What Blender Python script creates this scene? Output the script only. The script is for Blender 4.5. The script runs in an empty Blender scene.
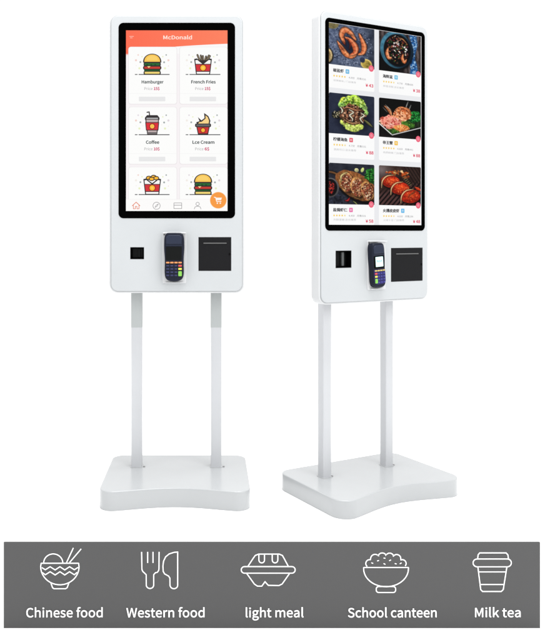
import bpy, math, random
import numpy as np
from mathutils import Vector, Matrix

random.seed(7)
sc = bpy.context.scene
col = sc.collection

# ------------------------------------------------------------------ camera
F_PX, CX, CY, EYE = 779.1153, 210.3597, 231.7714, 0.894
cam_d = bpy.data.cameras.new("camera")
cam = bpy.data.objects.new("camera", cam_d)
col.objects.link(cam)
cam.location = (0, 0, EYE)
cam.rotation_euler = (math.radians(90), 0, 0)
cam_d.sensor_fit = 'HORIZONTAL'
cam_d.sensor_width = 36.0
cam_d.lens = 36.0 * F_PX / 550.0
cam_d.shift_x = (275 - CX) / 550.0
cam_d.shift_y = -(320 - CY) / 550.0
cam_d.clip_start = 0.05
cam_d.clip_end = 500
sc.camera = cam

# ------------------------------------------------------------------ studio light
world = bpy.data.worlds.new("World")
sc.world = world
world.use_nodes = True
bgn = world.node_tree.nodes["Background"]
bgn.inputs["Color"].default_value = (1.0, 1.0, 1.0, 1)
bgn.inputs["Strength"].default_value = 1.10


def area(name, loc, target, size, power, color=(1, 1, 1)):
    d = bpy.data.lights.new(name, 'AREA')
    d.shape = 'SQUARE'
    d.size = size
    d.energy = power
    d.color = color
    o = bpy.data.objects.new(name, d)
    col.objects.link(o)
    o.location = loc
    o.rotation_euler = (Vector(target) - Vector(loc)).to_track_quat('-Z', 'Y').to_euler()
    return o


area("softbox_key", (-3.0, 0.2, 3.0), (0.2, 2.6, 1.0), 1.8, 30)
area("softbox_top", (0.45, 2.1, 4.4), (0.4, 2.3, 0.0), 2.4, 215)
area("softbox_front", (2.5, -0.3, 2.5), (0.6, 2.5, 0.9), 1.8, 56)

sc.view_settings.view_transform = 'Standard'
sc.view_settings.look = 'None'
sc.view_settings.exposure = 0
sc.view_settings.gamma = 1
sc.render.film_transparent = False


# ------------------------------------------------------------------ materials
def lin(c):
    c = np.asarray(c, dtype=float) / 255.0
    return np.where(c <= 0.04045, c / 12.92, ((c + 0.055) / 1.055) ** 2.4)


def mat(name, rgb, rough=0.4, metal=0.0, spec=0.5, emit=0.0, bump=0.0, scale=300, var=0.0, coat=0.0):
    """procedural Principled material; rgb is linear base colour"""
    m = bpy.data.materials.new(name)
    m.use_nodes = True
    nt = m.node_tree
    b = nt.nodes["Principled BSDF"]
    b.inputs["Base Color"].default_value = (*rgb, 1)
    b.inputs["Roughness"].default_value = rough
    b.inputs["Metallic"].default_value = metal
    b.inputs["Specular IOR Level"].default_value = spec
    b.inputs["Coat Weight"].default_value = coat
    b.inputs["Coat Roughness"].default_value = 0.08
    tc = nt.nodes.new("ShaderNodeTexCoord")
    if var > 0:
        n2 = nt.nodes.new("ShaderNodeTexNoise")
        n2.inputs["Scale"].default_value = 7
        n2.inputs["Detail"].default_value = 6
        nt.links.new(tc.outputs["Object"], n2.inputs["Vector"])
        mr = nt.nodes.new("ShaderNodeMapRange")
        mr.inputs["From Min"].default_value = 0.3
        mr.inputs["From Max"].default_value = 0.7
        mr.inputs["To Min"].default_value = 1 - var
        mr.inputs["To Max"].default_value = 1.0
        nt.links.new(n2.outputs["Fac"], mr.inputs["Value"])
        mx = nt.nodes.new("ShaderNodeVectorMath")
        mx.operation = 'SCALE'
        mx.inputs[0].default_value = rgb
        nt.links.new(mr.outputs["Result"], mx.inputs["Scale"])
        nt.links.new(mx.outputs["Vector"], b.inputs["Base Color"])
        mr2 = nt.nodes.new("ShaderNodeMapRange")
        mr2.inputs["To Min"].default_value = rough * 0.8
        mr2.inputs["To Max"].default_value = rough * 1.25
        nt.links.new(n2.outputs["Fac"], mr2.inputs["Value"])
        nt.links.new(mr2.outputs["Result"], b.inputs["Roughness"])
    if bump > 0:
        n = nt.nodes.new("ShaderNodeTexNoise")
        n.inputs["Scale"].default_value = scale
        n.inputs["Detail"].default_value = 3
        nt.links.new(tc.outputs["Object"], n.inputs["Vector"])
        bp = nt.nodes.new("ShaderNodeBump")
        bp.inputs["Strength"].default_value = bump
        bp.inputs["Distance"].default_value = 0.0006
        nt.links.new(n.outputs["Fac"], bp.inputs["Height"])
        nt.links.new(bp.outputs["Normal"], b.inputs["Normal"])
    if emit > 0:
        b.inputs["Emission Color"].default_value = (*rgb, 1)
        b.inputs["Emission Strength"].default_value = emit
    return m


def glow_mat(name):
    """lit panel: emits the picture stored in the colour attribute"""
    m = bpy.data.materials.new(name)
    m.use_nodes = True
    nt = m.node_tree
    b = nt.nodes["Principled BSDF"]
    b.inputs["Base Color"].default_value = (0.004, 0.004, 0.004, 1)
    b.inputs["Roughness"].default_value = 0.35
    b.inputs["Specular IOR Level"].default_value = 0.0
    a = nt.nodes.new("ShaderNodeAttribute")
    a.attribute_name = "picture"
    nt.links.new(a.outputs["Color"], b.inputs["Emission Color"])
    b.inputs["Emission Strength"].default_value = 0.98
    return m


WHITE = mat("white_powder_coat", (0.415, 0.432, 0.443), 0.38, bump=0.25, scale=900, var=0.025)
POSTW = mat("white_post_paint", (0.465, 0.475, 0.492), 0.36, bump=0.2, scale=900, var=0.03)
SHELL = mat("white_shell_paint", (0.51, 0.518, 0.527), 0.42, bump=0.25, scale=900, var=0.02)
BASEW = mat("white_paint_shaded_base", (0.350, 0.361, 0.368), 0.22, bump=0.12, scale=900, var=0.03, coat=0.25)  # the body's white, darkened for the weaker light down at the base
GASKET = mat("grey_rubber_gasket", (0.34, 0.355, 0.36), 0.7, spec=0.2)
POSTGREY = mat("grey_post_band", (0.350, 0.370, 0.370), 0.45, bump=0.2, scale=900, var=0.03)
GLASS = mat("black_bezel_glass", (0.001, 0.001, 0.001), 0.6, spec=0.0)
BLACK = mat("black_plastic", (0.002, 0.002, 0.002), 0.5, spec=0.04)
GREYBLK = mat("charcoal_plate", (0.007, 0.007, 0.008), 0.5, spec=0.10, bump=0.2, scale=1200, var=0.06)
SLOTG = mat("grey_slot_metal", (0.10, 0.10, 0.10), 0.4, metal=0.3)
DARKG = mat("dark_sensor_glass", (0.004, 0.0045, 0.0045), 0.3, spec=0.10)
REFL = mat("grey_painted_reflection", (0.075, 0.08, 0.08), 0.3, spec=0.4)  # grey that stands for a reflection inside the scanner
SCREWG = mat("worn_screw_metal", (0.22, 0.22, 0.22), 0.4, metal=0.4)
NAVY = mat("navy_terminal_plastic", (0.006, 0.008, 0.018), 0.42, spec=0.16, bump=0.2, scale=1500)
NAVYL = mat("blue_grey_cover_plastic", (0.014, 0.019, 0.038), 0.4, spec=0.2)
PURPLE = mat("indigo_keypad_plastic", (0.018, 0.014, 0.09), 0.4, spec=0.2)
KEYN = mat("navy_key_rubber", (0.022, 0.025, 0.075), 0.5, spec=0.25)
KEYP = mat("indigo_key_rubber", (0.04, 0.04, 0.20), 0.45, spec=0.25)
KORA = mat("orange_key_rubber", (0.55, 0.20, 0.06), 0.45)
KYEL = mat("yellow_key_rubber", (0.58, 0.52, 0.06), 0.45)
KAMB = mat("amber_key_rubber", (0.42, 0.32, 0.09), 0.45)
KRED = mat("red_key_rubber", (0.45, 0.045, 0.05), 0.45)
KGRN = mat("green_key_rubber", (0.16, 0.42, 0.05), 0.45)
LED = mat("lit_terminal_panel", (0.40, 0.60, 0.60), 0.5, spec=0.1, emit=0.7)
LEDTXT = mat("terminal_screen_text", (0.01, 0.08, 0.16), 0.6, spec=0.0)
BOARD = mat("grey_caption_board", (0.076, 0.076, 0.0765), 0.75, spec=0.15, bump=0.1, scale=700)
LETTER = mat("white_caption_lettering", (0.93, 0.93, 0.93), 0.6, spec=0.2)
FLOORM = mat("white_studio_floor", (0.93, 0.93, 0.93), 0.8, spec=0.1)
PICT = glow_mat("lit_display_picture")


# ------------------------------------------------------------------ mesh helpers
def link_mesh(name, verts, faces, m, parent=None, smooth=None):
    me = bpy.data.meshes.new(name)
    me.from_pydata([tuple(v) for v in verts], [], faces)
    me.materials.append(m)
    if smooth is not None:
        me.polygons.foreach_set("use_smooth", smooth)
    me.update()
    o = bpy.data.objects.new(name, me)
    col.objects.link(o)
    if parent:
        o.parent = parent
    return o


def rrect(x0, z0, x1, z1, r, n=8):
    """counter-clockwise rounded rectangle; r may be a 4-tuple (bl, br, tr, tl)"""
    if not isinstance(r, (tuple, list)):
        r = (r,) * 4
    pts = []
    for (cx, cz, a0, rr) in ((x0 + r[0], z0 + r[0], 180, r[0]), (x1 - r[1], z0 + r[1], 270, r[1]),
                             (x1 - r[2], z1 - r[2], 0, r[2]), (x0 + r[3], z1 - r[3], 90, r[3])):
        for i in range(n + 1):
            a = math.radians(a0 + 90 * i / n)
            pts.append((cx + rr * math.cos(a), cz + rr * math.sin(a)))
    return pts


def inset(pts, d):
    n = len(pts)
    P = [Vector(p) for p in pts]
    out = []
    for i in range(n):
        j, k = i, i
        a = P[i] - P[i - 1]
        t = 1
        while a.length < 1e-7:
            t += 1
            a = P[i] - P[i - t]
        b = P[(i + 1) % n] - P[i]
        t = 1
        while b.length < 1e-7:
            t += 1
            b = P[(i + t) % n] - P[i]
        na = Vector((-a.y, a.x)).normalized()
        nb = Vector((-b.y, b.x)).normalized()
        m = (na + nb)
        m.normalize()
        s = max(0.5, m.dot(na))
        out.append(tuple(P[i] + m * d / s))
    return out


def slab(name, outline, near, far, m, parent=None, bevel=0.0, bevel_far=None, seg=4, axis='Y', dome=0.0):
    """outline (ccw seen from the near side) swept from near to far with rounded rims.
    axis 'Y': outline is (x,z), near is the smaller y. axis 'Z': outline is (x,y), near is the larger z."""
    if bevel_far is None:
        bevel_far = bevel
    sgn = 1 if far > near else -1
    rings = []
    if bevel > 0:
        for i in range(seg + 1):
            a = math.pi / 2 * i / seg
            rings.append((bevel * (1 - math.sin(a)), near + sgn * bevel * (1 - math.cos(a))))
    else:
        rings.append((0, near))
    if bevel_far > 0:
        for i in range(seg, -1, -1):
            a = math.pi / 2 * i / seg
            rings.append((bevel_far * (1 - math.sin(a)), far - sgn * bevel_far * (1 - math.cos(a))))
    else:
        rings.append((0, far))
    verts, faces, smooth = [], [], []
    n = len(outline)
    for d, h in rings:
        for (p, q) in (inset(outline, d) if d > 0 else outline):
            verts.append((p, h, q) if axis == 'Y' else (p, q, h))
    for r in range(len(rings) - 1):
        for i in range(n):
            j = (i + 1) % n
            faces.append((r * n + i, (r + 1) * n + i, (r + 1) * n + j, r * n + j))
            smooth.append(True)
    faces.append(tuple(range(n)))
    smooth.append(False)
    base = (len(rings) - 1) * n
    faces.append(tuple(base + i for i in reversed(range(n))))
    smooth.append(False)
    # sharp corners of un-rounded sweeps stay crisp
    o = link_mesh(name, verts, faces, m, parent, smooth)
    me = o.data
    me.validate()
    import bmesh
    bm = bmesh.new()
    bm.from_mesh(me)
    bmesh.ops.remove_doubles(bm, verts=bm.verts, dist=1e-6)
    bmesh.ops.recalc_face_normals(bm, faces=bm.faces)
    for e in bm.edges:
        if len(e.link_faces) == 2 and e.calc_face_angle(0) > math.radians(38):
            e.smooth = False
    bm.to_mesh(me)
    bm.free()
    return o


def box(name, x0, x1, y0, y1, z0, z1, m, parent=None, bevel=0.0):
    return slab(name, [(x0, z0), (x1, z0), (x1, z1), (x0, z1)], y0, y1, m, parent, bevel)


def cut(o, boxes):
    """cut real recesses into a mesh (boolean, baked into the mesh)"""
    cutters = []
    root = o.parent
    while root and root.parent:
        root = root.parent
    for b in boxes:
        c = box("cutter", *b, o.data.materials[0], root)
        md = o.modifiers.new("cut", 'BOOLEAN')
        md.operation = 'DIFFERENCE'
        md.solver = 'EXACT'
        md.object = c
        cutters.append(c)
    bpy.context.view_layer.update()
    dg = bpy.context.evaluated_depsgraph_get()
    me = bpy.data.meshes.new_from_object(o.evaluated_get(dg))
    o.modifiers.clear()
    o.data = me
    for c in cutters:
        d = c.data
        bpy.data.objects.remove(c)
        bpy.data.meshes.remove(d)


def sans_font():
    """the sans serif that ships with Blender; None falls back to the built-in font"""
    import os
    try:
        return bpy.data.fonts.load(os.path.join(bpy.utils.system_resource('DATAFILES'), "fonts", "Noto Sans CJK Regular.woff2"))
    except Exception:
        return None


SANS = sans_font()


def text_tris(s, bold=0.0, off=0.0):
    """triangulated outline of a word -> (verts, faces, bbox); bold overlays shifted copies"""
    cu = bpy.data.curves.new("word", 'FONT')
    cu.body = s
    cu.size = 1.0
    cu.offset = off
    if SANS:
        cu.font = SANS
    cu.resolution_u = 4
    o = bpy.data.objects.new("word", cu)
    col.objects.link(o)
    dg = bpy.context.evaluated_depsgraph_get()
    me = bpy.data.meshes.new_from_object(o.evaluated_get(dg))
    V = [(v.co.x, v.co.y) for v in me.vertices]
    Fc = [tuple(p.vertices) for p in me.polygons]
    bpy.data.objects.remove(o)
    bpy.data.curves.remove(cu)
    bpy.data.meshes.remove(me)
    if bold > 0 and V:
        V0, F0 = list(V), list(Fc)
        for dx, dy in ((bold, 0), (bold / 2, bold / 2), (bold / 2, -bold / 2)):
            b = len(V)
            V += [(x + dx, y + dy) for x, y in V0]
            Fc += [tuple(b + i for i in f) for f in F0]
    xs = [v[0] for v in V] or [0, 1]
    ys = [v[1] for v in V] or [0, 1]
    return V, Fc, (min(xs), min(ys), max(xs), max(ys))


_cap = text_tris("H")[2]
CAP = _cap[3] - _cap[1]


class Draw:
    """flat artwork on a plane: collects coloured polygons, each a hair above the previous layer"""

    def __init__(self):
        self.v, self.f, self.c, self.l = [], [], [], 0
        self.step = 0.00002
        self.hold = False

    def layer(self):
        if not self.hold:
            self.l += 1

    def raw(self, verts, faces, rgb, split=False):
        if split:          # every triangle gets a hair of its own depth (glyph outlines may overlap)
            for i, f in enumerate(faces):
                b = len(self.v)
                y = -self.l * self.step - i * 1.2e-6
                self.v += [(verts[q][0], y, verts[q][1]) for q in f]
                self.f.append(tuple(range(b, b + len(f))))
                self.c += [tuple(lin(rgb))] * len(f)
            self.l += len(faces) * 1.2e-6 / self.step
            return
        b = len(self.v)
        self.v += [(x, -self.l * self.step, z) for x, z in verts]
        self.f += [tuple(b + i for i in f) for f in faces]
        self.c += [tuple(lin(rgb))] * len(verts)

    def poly(self, pts, rgb):
        self.layer()
        self.raw(pts, [tuple(range(len(pts)))], rgb)

    def rect(self, x0, z0, x1, z1, rgb, r=0.0):
        z0, z1 = min(z0, z1), max(z0, z1)
        self.poly(rrect(x0, z0, x1, z1, r, 5) if r else [(x0, z0), (x1, z0), (x1, z1), (x0, z1)], rgb)

    def disc(self, x, z, r, rgb, rz=None, n=20):
        rz = rz or r
        self.poly([(x + r * math.cos(2 * math.pi * i / n), z + rz * math.sin(2 * math.pi * i / n)) for i in range(n)], rgb)

    def stroke(self, pts, w, rgb, closed=False):
        self.layer()
        P = [Vector(p) for p in pts]
        m = len(P)
        for i in range(m if closed else m - 1):
            a, b = P[i], P[(i + 1) % m]
            d = b - a
            if d.length < 1e-9:
                continue
            n = Vector((-d.y, d.x)).normalized() * w / 2
            self.raw([tuple(a - n), tuple(b - n), tuple(b + n), tuple(a + n)], [(0, 1, 2, 3)], rgb)
        # round joints, a fraction of a layer higher
        self.l += 0.5
        for p in P:
            k = 8
            self.raw([(p.x + w / 2 * math.cos(2 * math.pi * i / k), p.y + w / 2 * math.sin(2 * math.pi * i / k)) for i in range(k)],
                     [tuple(range(k))], rgb)

    def text(self, s, x0, z, rgb, h=None, x1=None, align='l', bold=0.0, body=None):
        """baseline at z; h is the cap height, x1 (if given) fits the width"""
        V, Fc, bb = text_tris(s, bold)
        k = (body or h) / (bb[3] if body else CAP)
        if body:
            k = body / (bb[3] - bb[1])
        kx = k
        w = bb[2] - bb[0]
        if x1 is not None:
            kx = (x1 - x0) / w
        ox = x0
        if align == 'c':
            ox = x0 - w * kx / 2
        elif align == 'r':
            ox = x0 - w * kx
        self.layer()
        n = len(V) // 4 if bold > 0 else len(V)
        for q in range(len(V) // max(1, n)):
            self.l += 0.25
            self.raw([(ox + (vx - bb[0]) * kx, z + (vy - (bb[1] if body else 0)) * k) for vx, vy in V[q * n:(q + 1) * n]],
                     [tuple(i - q * n for i in f) for f in Fc if q * n <= f[0] < (q + 1) * n], rgb, True)

    def image(self, img, x0, z0, x1, z1):
        """vertex-coloured picture grid, img is HxWx3 sRGB 0..255, row 0 on top"""
        self.layer()
        H, W, _ = img.shape
        L = lin(np.clip(img, 0, 255))
        b = len(self.v)
        for j in range(H):
            z = z1 + (z0 - z1) * j / (H - 1)
            for i in range(W):
                self.v.append((x0 + (x1 - x0) * i / (W - 1), -self.l * self.step, z))
                self.c.append(tuple(L[j, i]))
        for j in range(H - 1):
            for i in range(W - 1):
                a = b + j * W + i
                self.f.append((a, a + W, a + W + 1, a + 1))

    def build(self, name, parent, y):
        o = link_mesh(name, [(x, y + d, z) for x, d, z in self.v], self.f, PICT, parent)
        me = o.data
        at = me.color_attributes.new("picture", 'FLOAT_COLOR', 'POINT')
        buf = np.ones((len(self.v), 4), dtype=np.float32)
        buf[:, :3] = np.array(self.c)
        at.data.foreach_set("color", buf.ravel())
        return o


# ------------------------------------------------------------------ picture painting (the six dish photos on the right display)
rng = np.random.default_rng(11)
PW, PH = 120, 100
UU, VV = np.meshgrid(np.linspace(0, 1, PW), np.linspace(0, 1, PH))


def noise(n, seed=None):
    g = rng.random((n + 2, n + 2))
    x = UU * n
    y = VV * n
    xi, yi = np.minimum(x.astype(int), n - 1), np.minimum(y.astype(int), n - 1)
    fx, fy = x - xi, y - yi
    fx, fy = fx * fx * (3 - 2 * fx), fy * fy * (3 - 2 * fy)
    return (g[yi, xi] * (1 - fx) * (1 - fy) + g[yi, xi + 1] * fx * (1 - fy) + g[yi + 1, xi] * (1 - fx) * fy + g[yi + 1, xi + 1] * fx * fy)


def fbm(n):
    return 0.5 * noise(n) + 0.3 * noise(n * 2) + 0.2 * noise(min(n * 4, 60))


class Photo:
    def __init__(self, base, amp=14, n=8):
        self.a = np.ones((PH, PW, 3)) * np.array(base, float)
        self.a += ((fbm(n) - 0.5) * 2 * amp)[..., None]

    def mix(self, mask, c):
        mask = np.clip(mask, 0, 1)[..., None]
        self.a = self.a * (1 - mask) + np.array(c, float) * mask

    def blob(self, u, v, ru, rv, c, ang=0, soft=0.12, tex=0.0, n=12, wob=0.0):
        t = math.radians(ang)
        du, dv = UU - u, VV - v
        x = (du * math.cos(t) + dv * math.sin(t)) / ru
        y = (-du * math.sin(t) + dv * math.cos(t)) / rv
        d = np.sqrt(x * x + y * y)
        if wob:
            d = d + (fbm(9) - 0.5) * 2 * wob
        mask = (1 - d) / soft
        cc = np.ones((PH, PW, 3)) * np.array(c, float)
        cc = cc * (1 + 0.30 * (-y * 0.5 - x * 0.25))[..., None]
        if tex:
            cc = cc * (1 + ((fbm(n) - 0.5) * 2 * tex))[..., None]
        self.mix(mask, cc)

    def curve(self, pts, w0, w1, c, hi=None, seg=None, soft=0.02, smooth=True):
        """tapered curved body with a highlight and segment bands"""
        Q = [np.array(q, float) for q in pts]
        if len(Q) > 2 and smooth:
            Q = [2 * Q[0] - Q[1]] + Q + [2 * Q[-1] - Q[-2]]
            P = []
            for i in range(1, len(Q) - 2):
                for t in (0, .2, .4, .6, .8):
                    P.append(0.5 * (2 * Q[i] + (Q[i + 1] - Q[i - 1]) * t + (2 * Q[i - 1] - 5 * Q[i] + 4 * Q[i + 1] - Q[i + 2]) * t * t
                                    + (-Q[i - 1] + 3 * Q[i] - 3 * Q[i + 1] + Q[i + 2]) * t ** 3))
            P.append(Q[-2])
            P = np.array(P)
        else:
            P = np.array(Q)
        best = np.full(UU.shape, 9.0)
        side = np.zeros(UU.shape)
        par = np.zeros(UU.shape)
        m = len(P) - 1
        for i in range(m):
            a, b = P[i], P[i + 1]
            d = b - a
            L2 = (d ** 2).sum()
            t = np.clip(((UU - a[0]) * d[0] + (VV - a[1]) * d[1]) / L2, 0, 1)
            qx, qy = a[0] + t * d[0], a[1] + t * d[1]
            dist = np.hypot(UU - qx, VV - qy)
            k = dist < best
            best = np.where(k, dist, best)
            s = ((UU - a[0]) * d[1] - (VV - a[1]) * d[0]) / math.sqrt(L2)
            side = np.where(k, s, side)
            par = np.where(k, (i + t) / m, par)
        w = w0 + (w1 - w0) * np.abs(par * 2 - 1) ** 1.5
        mask = (w - best) / soft
        cc = np.ones((PH, PW, 3)) * np.array(c, float)
        sh = 1 - 0.45 * (best / w) ** 2
        if seg:
            sh = sh * (1 - 0.22 * np.clip(np.cos(par * seg * 2 * math.pi) * 3 - 1.6, 0, 1))
        cc = cc * sh[..., None]
        if hi:
            g = np.clip(1 - np.abs(side / w - 0.3) * 2.6, 0, 1)[..., None] * 0.7
            cc = cc * (1 - g) + np.array(hi, float) * g
        self.mix(np.clip((w + 0.022 - best) / 0.03, 0, 1) * 0.5, np.array(c) * 0.18)
        self.mix(mask, cc)

    def bits(self, u, v, ru, rv, cols, count, r=0.03):
        for _ in range(count):
            t = rng.random() * 6.283
            q = math.sqrt(rng.random())
            c = cols[rng.integers(len(cols))]
            self.blob(u + ru * q * math.cos(t), v + rv * q * math.sin(t), r * (0.5 + rng.random()), r * (0.4 + 0.7 * rng.random()),
                      c, ang=rng.random() * 180, soft=0.45)


def grade(a, k=1.10, lift=-6):
    g = (rng.random(a.shape[:2]) - .5)[..., None] * 7
    return np.clip((a - 110) * k + 110 + lift + g, 0, 255)


def dish_photos():
    out = []
    # prawns on slate
    p = Photo((90, 100, 122), 40, 12)
    p.a *= (1.10 - 0.75 * np.clip(UU - 0.62, 0, 1) * 1.6)[..., None]
    p.a *= (1 - 0.35 * np.clip(VV - 0.7, 0, 1))[..., None]
    p.bits(0.45, 0.5, 0.5, 0.5, [(140, 148, 168), (112, 122, 146), (44, 50, 70), (52, 58, 78)], 420, 0.017)
    p.blob(0.06, -0.02, 0.17, 0.17, (132, 122, 84), tex=0.3, n=20)
    p.blob(-0.02, 0.80, 0.13, 0.21, (34, 30, 28), soft=.2)
    p.blob(-0.03, 0.79, 0.11, 0.18, (190, 168, 124), tex=0.35, n=24)
    p.blob(-0.03, 0.79, 0.07, 0.12, (150, 126, 84), tex=0.35, n=24)
    p.blob(.45, .50, .30, .34, (36, 42, 62), soft=.7)
    p.curve([(.33, .44), (.27, .26), (.34, .12), (.47, .18), (.57, .32)], .078, .036, (222, 128, 84), (250, 188, 140), 6)
    p.curve([(.66, .17), (.73, .33), (.77, .47), (.74, .62), (.64, .68)], .072, .026, (224, 126, 82), (250, 186, 136), 6)
    p.curve([(.18, .42), (.26, .55), (.36, .70), (.48, .76), (.60, .70)], .072, .018, (228, 134, 86), (252, 198, 148), 6)
    p.curve([(.35, .30), (.47, .36), (.57, .50), (.57, .64), (.46, .72)], .080, .026, (216, 112, 74), (250, 184, 136), 6)
    for q in ([(.40, .33), (.46, .46), (.44, .58)], [(.30, .40), (.36, .50)], [(.24, .52), (.33, .64)]):
        p.curve(q, .016, .006, (168, 56, 44))
    p.curve([(.57, .26), (.50, .22), (.42, .22)], .010, .004, (250, 190, 150))
    p.blob(0.82, 0.89, 0.135, 0.13, (208, 184, 108))
    p.blob(0.82, 0.89, 0.10, 0.095, (160, 140, 70), tex=0.45, n=24)
    p.blob(0.73, 0.80, 0.07, 0.08, (52, 60, 84), soft=.3)
    out.append(grade(p.a))
    # blue bowl of seafood
    p = Photo((84, 74, 74), 26, 12)
    p.a *= (0.85 + 0.25 * np.sin(UU * 60 + fbm(6) * 5))[..., None]
    p.blob(0.10, 0.95, 0.55, 0.50, (10, 8, 12), soft=0.4)
    cl = np.clip((0.085 + 0.03 * fbm(8) - np.abs(UU - 0.80 - 0.03 * np.sin(VV * 9))) / 0.03, 0, 1)
    p.mix(cl, (46, 100, 158))
    p.mix(cl * (fbm(26) > 0.54) * 0.8, (170, 205, 232))
    p.mix(cl * (fbm(26) > 0.60) * 0.7, (20, 50, 90))
    p.blob(0.44, 0.46, 0.40, 0.50, (10, 12, 16), soft=0.12)
    p.blob(0.40, 0.43, 0.38, 0.48, (66, 112, 132), soft=0.04, tex=0.25)
    p.blob(0.47, 0.45, 0.36, 0.45, (22, 44, 60), soft=0.12)
    p.blob(0.43, 0.44, 0.33, 0.42, (16, 15, 20), soft=0.06)
    p.bits(0.42, 0.43, 0.27, 0.35, [(190, 110, 66), (56, 90, 44), (110, 38, 30), (190, 170, 150), (60, 50, 50), (14, 12, 16), (120, 66, 76), (14, 12, 16), (84, 58, 46)], 210, 0.026)
    p.bits(0.42, 0.36, 0.10, 0.15, [(245, 240, 235), (205, 190, 180), (120, 60, 60)], 26, 0.020)
    p.bits(0.62, 0.40, 0.05, 0.06, [(245, 240, 235)], 6, 0.024)
    p.curve([(.21, .42), (.19, .54), (.23, .66), (.29, .64)], .055, .025, (226, 138, 92), (250, 205, 165), 4)
    p.curve([(.57, .52), (.55, .62), (.60, .72), (.65, .64)], .050, .02, (222, 128, 80), (250, 195, 150), 4)
    p.curve([(.44, .12), (.56, .14), (.68, .26)], .024, .010, (196, 128, 80), (240, 190, 140), 3)
    out.append(grade(p.a))
    # dressed salad on navy
    p = Photo((46, 52, 70), 10, 6)
    p.blob(.52, .55, .46, .48, (20, 24, 40), soft=.5)
    for (u, v, r) in ((.34, .20, .12), (.45, .14, .12), (.56, .14, .13), (.66, .22, .13), (.75, .32, .11), (.79, .42, .08), (.29, .30, .09), (.50, .24, .14)):
        p.blob(u, v, r, r * 1.05, (132 + rng.random() * 60, 178 + rng.random() * 30, 66 + rng.random() * 46), tex=0.6, n=22, soft=0.2, wob=0.35)
    p.bits(.54, .20, .26, .14, [(206, 226, 140), (94, 140, 44), (180, 208, 104), (70, 110, 34)], 90, .026)
    p.curve([(.52, .06), (.53, .15), (.52, .22)], .010, .006, (44, 66, 26))
    for (u, v, r) in ((.34, .70, .10), (.45, .82, .10), (.56, .84, .12), (.66, .78, .10)):
        p.blob(u, v, r, r * 0.85, (186, 202, 100), tex=0.5, n=22, soft=0.2, wob=0.3)
    p.bits(.50, .82, .20, .08, [(222, 230, 150), (130, 150, 60), (200, 214, 120)], 50, .024)
    p.blob(0.16, 0.54, 0.12, 0.10, (30, 32, 34), wob=0.3)
    p.bits(0.18, 0.53, 0.10, 0.09, [(200, 190, 160), (110, 104, 80), (24, 26, 26), (60, 64, 50)], 46, 0.020)
    p.curve([(.74, .58), (.86, .68), (.97, .78)], .040, .008, (96, 98, 58), (150, 146, 100))
    p.blob(0.52, 0.50, 0.31, 0.26, (92, 60, 46), tex=0.6, n=18, wob=0.3)
    p.bits(0.52, 0.50, 0.29, 0.24, [(180, 130, 100), (44, 30, 26), (150, 96, 74), (212, 170, 140), (30, 24, 26), (120, 74, 54), (70, 60, 40), (30, 24, 26)], 230, 0.028)
    p.curve([(.28, .40), (.40, .33), (.58, .38), (.72, .36)], .026, .014, (196, 128, 96), (235, 180, 140), 5)
    p.curve([(.29, .60), (.42, .70), (.58, .71), (.70, .64)], .028, .012, (176, 126, 86), (226, 190, 140), 5)
    for q in ([(.44, .38), (.53, .44), (.45, .52), (.51, .60), (.50, .66)], [(.70, .44), (.77, .50), (.68, .58), (.74, .68)], [(.25, .34), (.29, .42), (.27, .48)]):
        p.curve(q, .024, .018, (240, 236, 212))
    out.append(grade(p.a))
    # king crab platter
    p = Photo((9, 8, 10), 5, 6)
    p.a += (np.clip(VV - 0.70, 0, 1) * 70)[..., None] * np.array([1, .85, .8])
    pts = np.clip((.62 + (UU) * .85 - VV) * 30, 0, 1) * np.clip((1.10 - .47 * UU - VV + .0) * 30, 0, 1)
    inside = np.clip((.66 + UU * .80 - VV) * 30, 0, 1) * np.clip((1.045 - .42 * UU - VV) * 30, 0, 1) * np.clip((VV - .50) * 10, 0, 1)
    p.mix(inside * .9, (36, 42, 30))
    p.blob(.84, .58, .24, .12, (40, 50, 34), tex=.7, n=22, wob=.4)
    p.blob(.86, .43, .17, .17, (28, 104, 46), tex=.7, n=28, wob=.5)
    p.bits(.85, .42, .14, .13, [(60, 160, 80), (14, 60, 26), (40, 124, 56)], 70, .022)
    for (u, v, a_, b_) in ((.55, .60, .18, .08), (.10, .66, .12, .07), (.33, .82, .17, .09), (.72, .66, .16, .08)):
        p.blob(u, v, a_, b_, (58, 96, 38), tex=.6, n=18, wob=.4)
        p.bits(u, v, a_, b_, [(110, 160, 60), (30, 56, 22), (80, 120, 46)], 30, .020)
    p.curve([(.12, .20), (.24, .30), (.31, .50)], .055, .014, (180, 110, 70), (240, 200, 160), 5)
    p.curve([(.09, .24), (.20, .36)], .012, .006, (230, 225, 215))
    p.curve([(.15, .17), (.27, .29)], .016, .008, (232, 228, 220))
    p.curve([(.69, .03), (.62, .24)], .018, .010, (212, 212, 208))
    p.curve([(.76, .11), (.70, .27)], .016, .010, (212, 212, 208))
    p.blob(.55, .36, .24, .18, (214, 132, 84), tex=.4, n=16, wob=.25)
    p.blob(.48, .48, .20, .10, (220, 150, 110), tex=.4, n=16, wob=.3)
    p.bits(.55, .38, .22, .16, [(248, 196, 156), (196, 98, 58), (160, 88, 52), (232, 170, 130), (120, 62, 40)], 120, .026)
    p.curve([(.38, .28), (.50, .20), (.66, .24), (.75, .36)], .030, .014, (226, 130, 80), (250, 190, 140), 6)
    p.blob(.26, .60, .27, .17, (222, 134, 120), tex=.35, n=16, wob=.35)
    p.bits(.26, .60, .25, .15, [(250, 200, 186), (210, 104, 98), (236, 160, 140), (176, 80, 64), (240, 176, 150)], 120, .030)
    p.blob(.55, .74, .19, .10, (212, 136, 78), tex=.4, n=16, wob=.3)
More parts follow.
